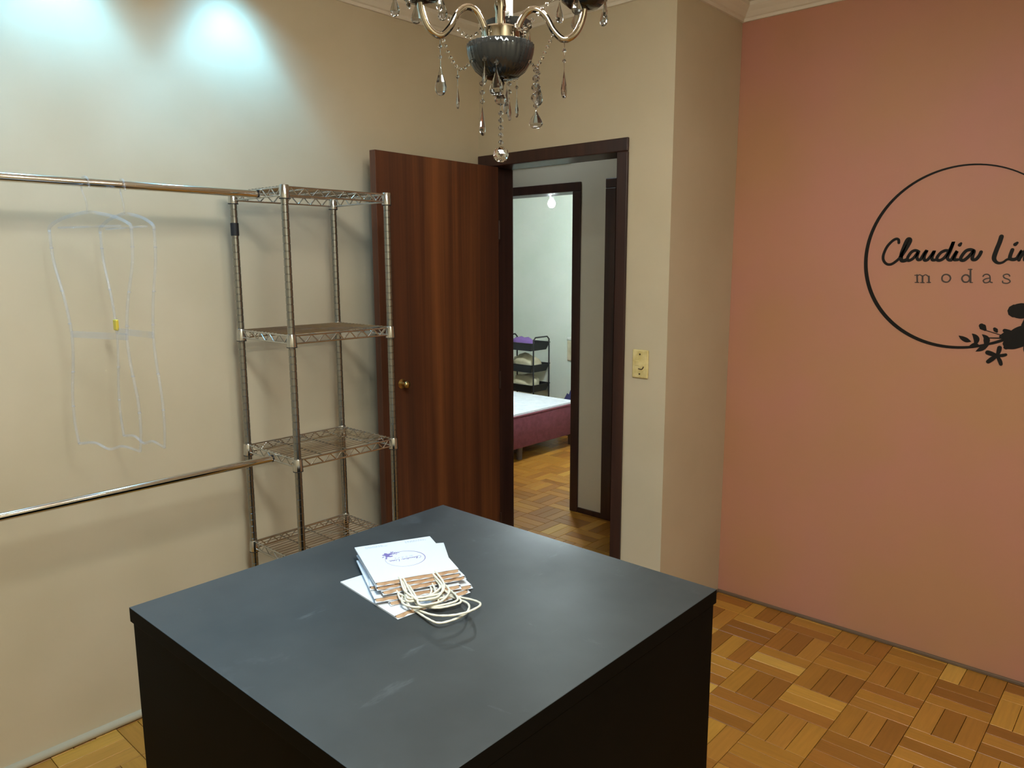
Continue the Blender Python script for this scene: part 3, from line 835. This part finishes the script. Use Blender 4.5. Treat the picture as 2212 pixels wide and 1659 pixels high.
spec = [(-6.6, (1.246, -1.667)), (-21, (0.040, 0.002)), (-27, (0.034, -0.002)), (-36, (1.208, -1.538)), (-23, (0.020, 0.0)), (-26, (0.009, 0.003)), (-25, (0.0, 0.0))]
TOPB = Vector((1.196, -1.572))
Nv = Vector((-D0.y, D0.x))
for k, ((a, (du, dv)), lab) in enumerate(zip(spec, ords)):
    p = TOPB + D0 * du + Nv * dv if du < 0.5 else Vector((du, dv))
    zi = TZ + 0.0003 + k * 0.0060
    lift = 0.020 if k == 0 else (0.012 - k * 0.0045)
    paper_bag(p, radians(a), zi, BL, BW, 'white ' + lab if not lab.startswith('top') else lab, 40 + k, k == len(spec) - 1, lift, k == 0)

# ------------------------------------------------------------------ chandelier
CX, CY = 1.592, -1.568
ch = thing('chandelier', (CX, CY, H), 'smoked glass crystal chandelier with curved arms hanging above the table', 'chandelier')
zc = lambda z: z - H - (0.015 if z < 2.5 else 0.0)
vd = Vector((CX - CAM.x, CY - CAM.y)).normalized()           # away from the camera
vr = Vector((vd.y, -vd.x))                                    # to the right seen from the camera
def pol(az, r, z):                                            # az: 0 = away from camera, 90 deg = to the right
    d = vd * cos(az) + vr * sin(az)
    return (d.x * r, d.y * r, zc(z))
def tear(mb, top, L, R, az=0.0, flat=0.42, n=10):
    """faceted flat teardrop hanging from top"""
    prof = [(0.0, 0.0), (0.16, -0.10), (0.45, -0.32), (0.82, -0.55), (1.0, -0.72), (0.88, -0.87), (0.5, -0.97), (0.0, -1.0)]
    vs, fs = [], []
    for (r, z) in prof:
        for k in range(n):
            a = 2 * pi * k / n
            x, y = r * R * cos(a), r * R * flat * sin(a)
            vs.append((top[0] + x * cos(az) - y * sin(az), top[1] + x * sin(az) + y * cos(az), top[2] + z * L))
    for i in range(len(prof) - 1):
        for k in range(n): fs.append((i * n + k, i * n + (k + 1) % n, (i + 1) * n + (k + 1) % n, (i + 1) * n + k))
    mb.add(vs, fs); return mb
def bead(mb, c, r, n=8):
    prof = [(0.0, -1), (0.62, -0.72), (1.0, -0.2), (1.0, 0.2), (0.62, 0.72), (0.0, 1)]
    mb.lathe([(a * r, b * r) for a, b in prof], n, c); return mb
def chain(mb, pts, r, gap=2.3):
    pts = [Vector(p) for p in smoothpts(pts, 10)]
    acc = 0
    bead(mb, pts[0], r)
    for a, b in zip(pts[:-1], pts[1:]):
        acc += (b - a).length
        if acc >= r * gap: bead(mb, b, r); acc = 0
    return mb
# stem and canopy
MB().lathe([(0, zc(2.735)), (0.012, zc(2.72)), (0.055, zc(2.735)), (0.06, zc(H) - 0.0005), (0, zc(H) - 0.0005)], 28).build('ceiling_canopy', 'arm_glass', ch, smooth=True, angle=40)
MB().tube([(0, 0, zc(2.42)), (0, 0, zc(2.725))], 0.004, 8).build('suspension_chain', 'chrome', ch)
MB().lathe([(0, zc(2.11)), (0.010, zc(2.11)), (0.010, zc(2.17)), (0.013, zc(2.18)), (0.010, zc(2.20)), (0.011, zc(2.27)), (0.020, zc(2.30)), (0.026, zc(2.33)), (0.014, zc(2.36)), (0.008, zc(2.42)), (0, zc(2.42))], 20).build('stem', 'arm_glass', ch, smooth=True, angle=50)
MB().lathe([(0, zc(2.098)), (0.038, zc(2.098)), (0.040, zc(2.105)), (0.040, zc(2.134)), (0.036, zc(2.138)), (0, zc(2.138))], 28).build('hub', 'arm_glass', ch, smooth=True, angle=40)
# fluted bowl
bowl_prof = [(0.004, 2.036), (0.020, 2.037), (0.038, 2.043), (0.053, 2.055), (0.063, 2.071), (0.068, 2.088), (0.070, 2.104), (0.0685, 2.1055), (0.066, 2.100), (0.060, 2.078), (0.045, 2.058), (0.0, 2.046)]
MB().lathe([(r, zc(z)) for r, z in bowl_prof], 96, (0, 0, 0), 0.016, 32).build('bowl', 'smoke_glass', ch, smooth=True, angle=60)
MB().lathe([(0, zc(2.018)), (0.006, zc(2.022)), (0.009, zc(2.030)), (0.005, zc(2.036)), (0, zc(2.038))], 14).build('finial', 'smoke_glass', ch, smooth=True)
ARMS = [radians(-116), radians(103), radians(6)]
for ai, az in enumerate(ARMS):
    ap = [(0.030, 2.102), (0.034, 2.130), (0.050, 2.160), (0.072, 2.170), (0.094, 2.156), (0.112, 2.126), (0.134, 2.108), (0.158, 2.120), (0.172, 2.152), (0.174, 2.188)]
    arm = MB().tube([pol(az, *q) for q in smoothpts(ap, 5)], 0.0068, 12).build('arm', 'arm_glass', ch, smooth=True, angle=50)
    r0 = 0.174
    c = pol(az, r0, 0); cc = (c[0], c[1], 0)
    cup = MB().lathe([(0.006, zc(2.163)), (0.030, zc(2.167)), (0.046, zc(2.181)), (0.053, zc(2.199)), (0.050, zc(2.199)), (0.040, zc(2.185)), (0.0, zc(2.175))], 48, cc, 0.02, 16).build('drip_cup', 'smoke_glass', arm, smooth=True, angle=60)
    MB().lathe([(0.0, zc(2.184)), (0.011, zc(2.184)), (0.011, zc(2.262)), (0.0, zc(2.262))], 16, cc).build('candle_sleeve', 'candle', arm, smooth=True, angle=40)
    MB().lathe([(0.0, zc(2.262)), (0.009, zc(2.264)), (0.016, zc(2.282)), (0.018, zc(2.300)), (0.013, zc(2.324)), (0.005, zc(2.345)), (0.0, zc(2.352))], 14, cc).build('bulb', 'bulb_warm', arm, smooth=True)
    point_lamp('bulb_light', CHAND_W, CHAND_COL, 0.021, (c[0], c[1], zc(2.300)), arm)
    # drops around the cup
    for q in range(5):
        a = az + 2 * pi * q / 5 + 0.5
        e = pol(a, 0.050, 0); base = (c[0] + e[0], c[1] + e[1], zc(2.197))
        mb = MB(); mb.tube([(base[0], base[1], base[2] + 0.002), (base[0], base[1], base[2] - 0.016)], 0.0006, 5); bead(mb, (base[0], base[1], base[2] - 0.010), 0.0058)
        mb.build('bead_link', 'crystal', arm)
        tear(MB(), (base[0], base[1], base[2] - 0.017), 0.042, 0.0115, random.uniform(0, pi)).build('crystal_drop', 'crystal', arm)
    # drop under the arm's lowest point
    p = pol(az, 0.134, 2.101)
    mb = MB(); mb.tube([p, (p[0], p[1], p[2] - 0.052)], 0.0007, 5); bead(mb, (p[0], p[1], p[2] - 0.014), 0.0045); bead(mb, (p[0], p[1], p[2] - 0.034), 0.0040)
    mb.build('bead_link', 'crystal', arm)
    tear(MB(), (p[0], p[1], p[2] - 0.050), 0.058, 0.0120, random.uniform(0.4, 1.2) + ai).build('crystal_drop', 'crystal', arm)
    # bead swags: stem top to arm, arm to bowl
    mb = MB(); chain(mb, [pol(az, 0.024, 2.325), pol(az, 0.06, 2.235), pol(az, 0.11, 2.20), pol(az, 0.168, 2.222)], 0.0042); mb.build('bead_swag', 'crystal_clear', ch)
    mb = MB(); chain(mb, [pol(az + 0.25, 0.118, 2.108), pol(az + 0.30, 0.108, 2.085), pol(az + 0.3, 0.092, 2.060), pol(az + 0.2, 0.078, 2.054), pol(az + 0.1, 0.064, 2.068)], 0.0040); mb.build('bead_swag', 'crystal_clear', ch)
    mb = MB(); chain(mb, [pol(az + 0.45, 0.040, 2.136), pol(az + 0.5, 0.062, 2.122), pol(az + 0.5, 0.09, 2.14), pol(az + 0.3, 0.13, 2.18), pol(az + 0.15, 0.165, 2.20)], 0.0042); mb.build('bead_swag', 'crystal_clear', ch)
    p = pol(az + 0.3, 0.090, 2.052)
    mb = MB(); mb.tube([(p[0], p[1], p[2]), (p[0], p[1], p[2] - 0.03)], 0.0006, 5); bead(mb, (p[0], p[1], p[2] - 0.012), 0.004); mb.build('bead_link', 'crystal', ch)
    tear(MB(), (p[0], p[1], p[2] - 0.030), 0.046, 0.0095, random.uniform(0, pi)).build('crystal_drop', 'crystal', ch)
# pendants round the bowl
def string_of(az, r, ztop, beads, kind, size, drop):
    p = pol(az, r, ztop); z = p[2]; mb = MB()
    for (d, rr) in beads: bead(mb, (p[0], p[1], z - d), rr, 10)
    mb.tube([(p[0], p[1], z + 0.006), (p[0], p[1], z - drop)], 0.0006, 5)
    mb.build('bead_string', 'crystal', ch)
    if kind == 'tear': tear(MB(), (p[0], p[1], z - drop), size[0], size[1], random.uniform(0, pi)).build('crystal_drop', 'crystal', ch)
    else: bead(MB(), (p[0], p[1], z - drop - size[0]), size[0], 14).build('crystal_ball', 'crystal', ch)
string_of(radians(188), 0.060, 2.062, [(0.006, 0.005)], 'tear', (0.054, 0.0165), 0.016)
string_of(radians(-75), 0.040, 2.044, [(0.012, 0.006), (0.030, 0.0055), (0.048, 0.0055)], 'tear', (0.062, 0.0110), 0.056)
string_of(radians(95), 0.074, 2.060, [(0.006, 0.006), (0.022, 0.008), (0.040, 0.010), (0.060, 0.011), (0.076, 0.006)], 'tear', (0.038, 0.0150), 0.084)
string_of(radians(20), 0.055, 2.050, [(0.010, 0.005), (0.026, 0.005)], 'tear', (0.050, 0.0115), 0.036)
string_of(radians(-150), 0.064, 2.068, [(0.004, 0.0045)], 'tear', (0.040, 0.0110), 0.012)
mb = MB(); p0 = zc(2.018)
bead(mb, (0, 0, p0 - 0.020), 0.0130, 12)
for d in (0.048, 0.062, 0.077, 0.092, 0.107): bead(mb, (0, 0, p0 - d), 0.0056, 10)
mb.tube([(0, 0, p0), (0, 0, p0 - 0.116)], 0.0006, 5); mb.build('bead_string', 'crystal', ch)
bm = bmesh.new(); bmesh.ops.create_icosphere(bm, subdivisions=2, radius=0.0172)
bm.verts.index_update()
MB().add([(v_.co.x, v_.co.y, v_.co.z + p0 - 0.132) for v_ in bm.verts], [tuple(q.index for q in f.verts) for f in bm.faces]).build('crystal_ball', 'crystal_clear', ch)
bm.free()

# ------------------------------------------------------------------ the bedroom beyond
bx1, by0, by1 = -1.30, 1.30, 2.565
bd = thing('box_bed', (bx1 - 0.95, (by0 + by1) / 2, 0), 'maroon box bed base with white top in the far bedroom', 'bed')
bw = (by1 - by0) / 2
MB().box(-0.95, 0.95, -bw, bw, 0.105, 0.385, 0.02).build('base', 'bed_side', bd, smooth=True, angle=40)
MB().box(-0.955, 0.955, -bw - 0.004, bw + 0.004, 0.372, 0.388, 0.006).build('piping', 'bed_side', bd, smooth=True, angle=40)
MB().box(-0.94, 0.94, -bw + 0.01, bw - 0.01, 0.36, 0.408, 0.018).build('top_panel', 'bed_top', bd, smooth=True, angle=40)
M['bed_leg'] = material('bed_leg_plastic', lin(90, 76, 70), 0.5)
for x in (-0.88, 0.90):
    for y in (-bw + 0.07, -0.10, bw - 0.026):
        MB().lathe([(0, 0), (0.024, 0), (0.028, 0.11), (0, 0.11)], 14, (x, y, 0)).build('leg', 'bed_leg', bd, smooth=True, angle=40)

TY, TXa, TXb = 3.02, -2.44, -2.015
tr = thing('storage_trolley', ((TXa + TXb) / 2, TY - 0.10, 0), 'black metal three-tier trolley against the bedroom wall', 'trolley')
tw, td = (TXb - TXa) / 2, 0.12
for s in (-1, 1):
    h = [(s * tw, -td, 0.03), (s * tw, -td, 0.80), (s * tw, -td, 0.878), (s * tw, -td + 0.03, 0.905), (s * tw, td - 0.03, 0.905), (s * tw, td, 0.878), (s * tw, td, 0.80), (s * tw, td, 0.03)]
    MB().tube(h, 0.0075, 8).build('end_frame', 'black_metal', tr, smooth=True, angle=60)
for zt in (0.845, 0.63, 0.43):
    tray = MB(); a, b2 = tw - 0.006, td + 0.02
    o_ = [(-a, -b2), (a, -b2), (a, b2), (-a, b2)]; i2 = [(-a + 0.03, -b2 + 0.02), (a - 0.03, -b2 + 0.02), (a - 0.03, b2 - 0.02), (-a + 0.03, b2 - 0.02)]
    vs = [(*p, zt) for p in o_] + [(*p, zt - 0.075) for p in i2] + [(p[0] * 0.985, p[1] * 0.97, zt) for p in o_] + [(p[0] * 0.985, p[1] * 0.97, zt - 0.070) for p in i2]
    fs = [(k, (k + 1) % 4, 4 + (k + 1) % 4, 4 + k) for k in range(4)] + [(8 + k, 8 + (k + 1) % 4, 12 + (k + 1) % 4, 12 + k) for k in range(4)] + [(4, 5, 6, 7), (12, 13, 14, 15)] + [(k, (k + 1) % 4, 8 + (k + 1) % 4, 8 + k) for k in range(4)]
    t = tray.add(vs, fs).build('tray', 'black_metal', tr)
    MB().tube([(*p, zt) for p in o_], 0.006, 6, closed=True).build('tray_rim', 'black_metal', t)
for (x, y) in ((-tw, -td), (tw, -td), (-tw, td), (tw, td)):
    MB().tube([(x - 0.008, y, 0.02), (x + 0.008, y, 0.02)], 0.02, 12).build('caster', 'black_metal', tr, smooth=True, angle=40)

def bundle(name, loc, size, mat, label, cat, seed):
    rnd = random.Random(seed)
    bm = bmesh.new(); bmesh.ops.create_icosphere(bm, subdivisions=3, radius=1)
    ph = [rnd.uniform(0, 6) for _ in range(6)]
    for v_ in bm.verts:
        c_ = v_.co
        k = 1 + 0.13 * sin(4 * c_.x + ph[0]) * cos(3 * c_.y + ph[1]) + 0.10 * sin(7 * c_.y + 5 * c_.z + ph[2]) + 0.06 * sin(11 * c_.x + ph[3])
        z_ = max(c_.z, -0.55)
        v_.co = Vector((c_.x * k * size[0], c_.y * k * size[1], (z_ * (k if z_ > -0.5 else 1) + 0.55) * size[2]))
    bm.verts.index_update()
    o = MB().add([tuple(v_.co) for v_ in bm.verts], [tuple(q.index for q in f.verts) for f in bm.faces]).build(name, mat, smooth=True)
    bm.free(); o.location = loc
    return tag(o, label, cat)
tcx, tcy = (TXa + TXb) / 2, TY - 0.10
bundle('folded_cloth', (tcx - 0.03, tcy, 0.845 - 0.069), (0.13, 0.085, 0.075), 'purple_cloth', 'crumpled purple cloth on the top tray of the trolley', 'cloth', 3)
bundle('folded_cloth', (tcx + 0.0, tcy + 0.01, 0.63 - 0.069), (0.165, 0.095, 0.105), 'tan_cloth', 'tan cloth bundle on the middle tray of the trolley', 'cloth', 5)
bundle('folded_cloth', (tcx + 0.0, tcy + 0.01, 0.43 - 0.069), (0.165, 0.095, 0.100), 'tan_cloth', 'tan cloth bundle on the lowest tray of the trolley', 'cloth', 9)
bundle('soft_bag', (-1.60, 2.88, 0.0), (0.12, 0.13, 0.262), 'navy_cloth', 'dark blue soft bag on the bedroom floor behind the bed', 'bag', 12)
tw_ = thing('hanging_towel', (-1.90, BY, 0.885), 'small pale cloth hanging on the bedroom wall right of the trolley', 'towel')
MB().box(-0.06, 0.06, -0.03, 0, -0.035, 0.0, 0.01).build('hook_bar', 'pale_cloth', tw_)
MB().box(-0.055, 0.055, -0.022, -0.006, -0.24, -0.03, 0.007).build('cloth', 'tan_cloth', tw_)

bu = thing('pendant_bulb', (-1.175, 2.03, H), 'bare bright white bulb hanging in the far bedroom', 'lamp')
BZ = 2.10
MB().tube([(0, 0, -0.02), (0, 0, BZ + 0.075 - H)], 0.004, 8).build('cord', 'spot_body', bu)
MB().lathe([(0, -0.03), (0.03, -0.03), (0.045, -0.001), (0, -0.001)], 20).build('ceiling_rose', 'spot_body', bu, smooth=True, angle=40)
MB().lathe([(0, BZ + 0.035 - H), (0.016, BZ + 0.035 - H), (0.018, BZ + 0.075 - H), (0, BZ + 0.078 - H)], 16).build('socket', 'spot_body', bu, smooth=True, angle=40)
MB().lathe([(0, -0.034 + BZ - H), (0.015, -0.030 + BZ - H), (0.027, -0.016 + BZ - H), (0.031, 0.0 + BZ - H), (0.027, 0.016 + BZ - H), (0.016, 0.034 + BZ - H), (0, 0.035 + BZ - H)], 18).build('bulb', 'bulb_bed', bu, smooth=True)
point_lamp('bulb_light', BED_W, BED_COL, 0.037, (0, 0, BZ - H), bu)
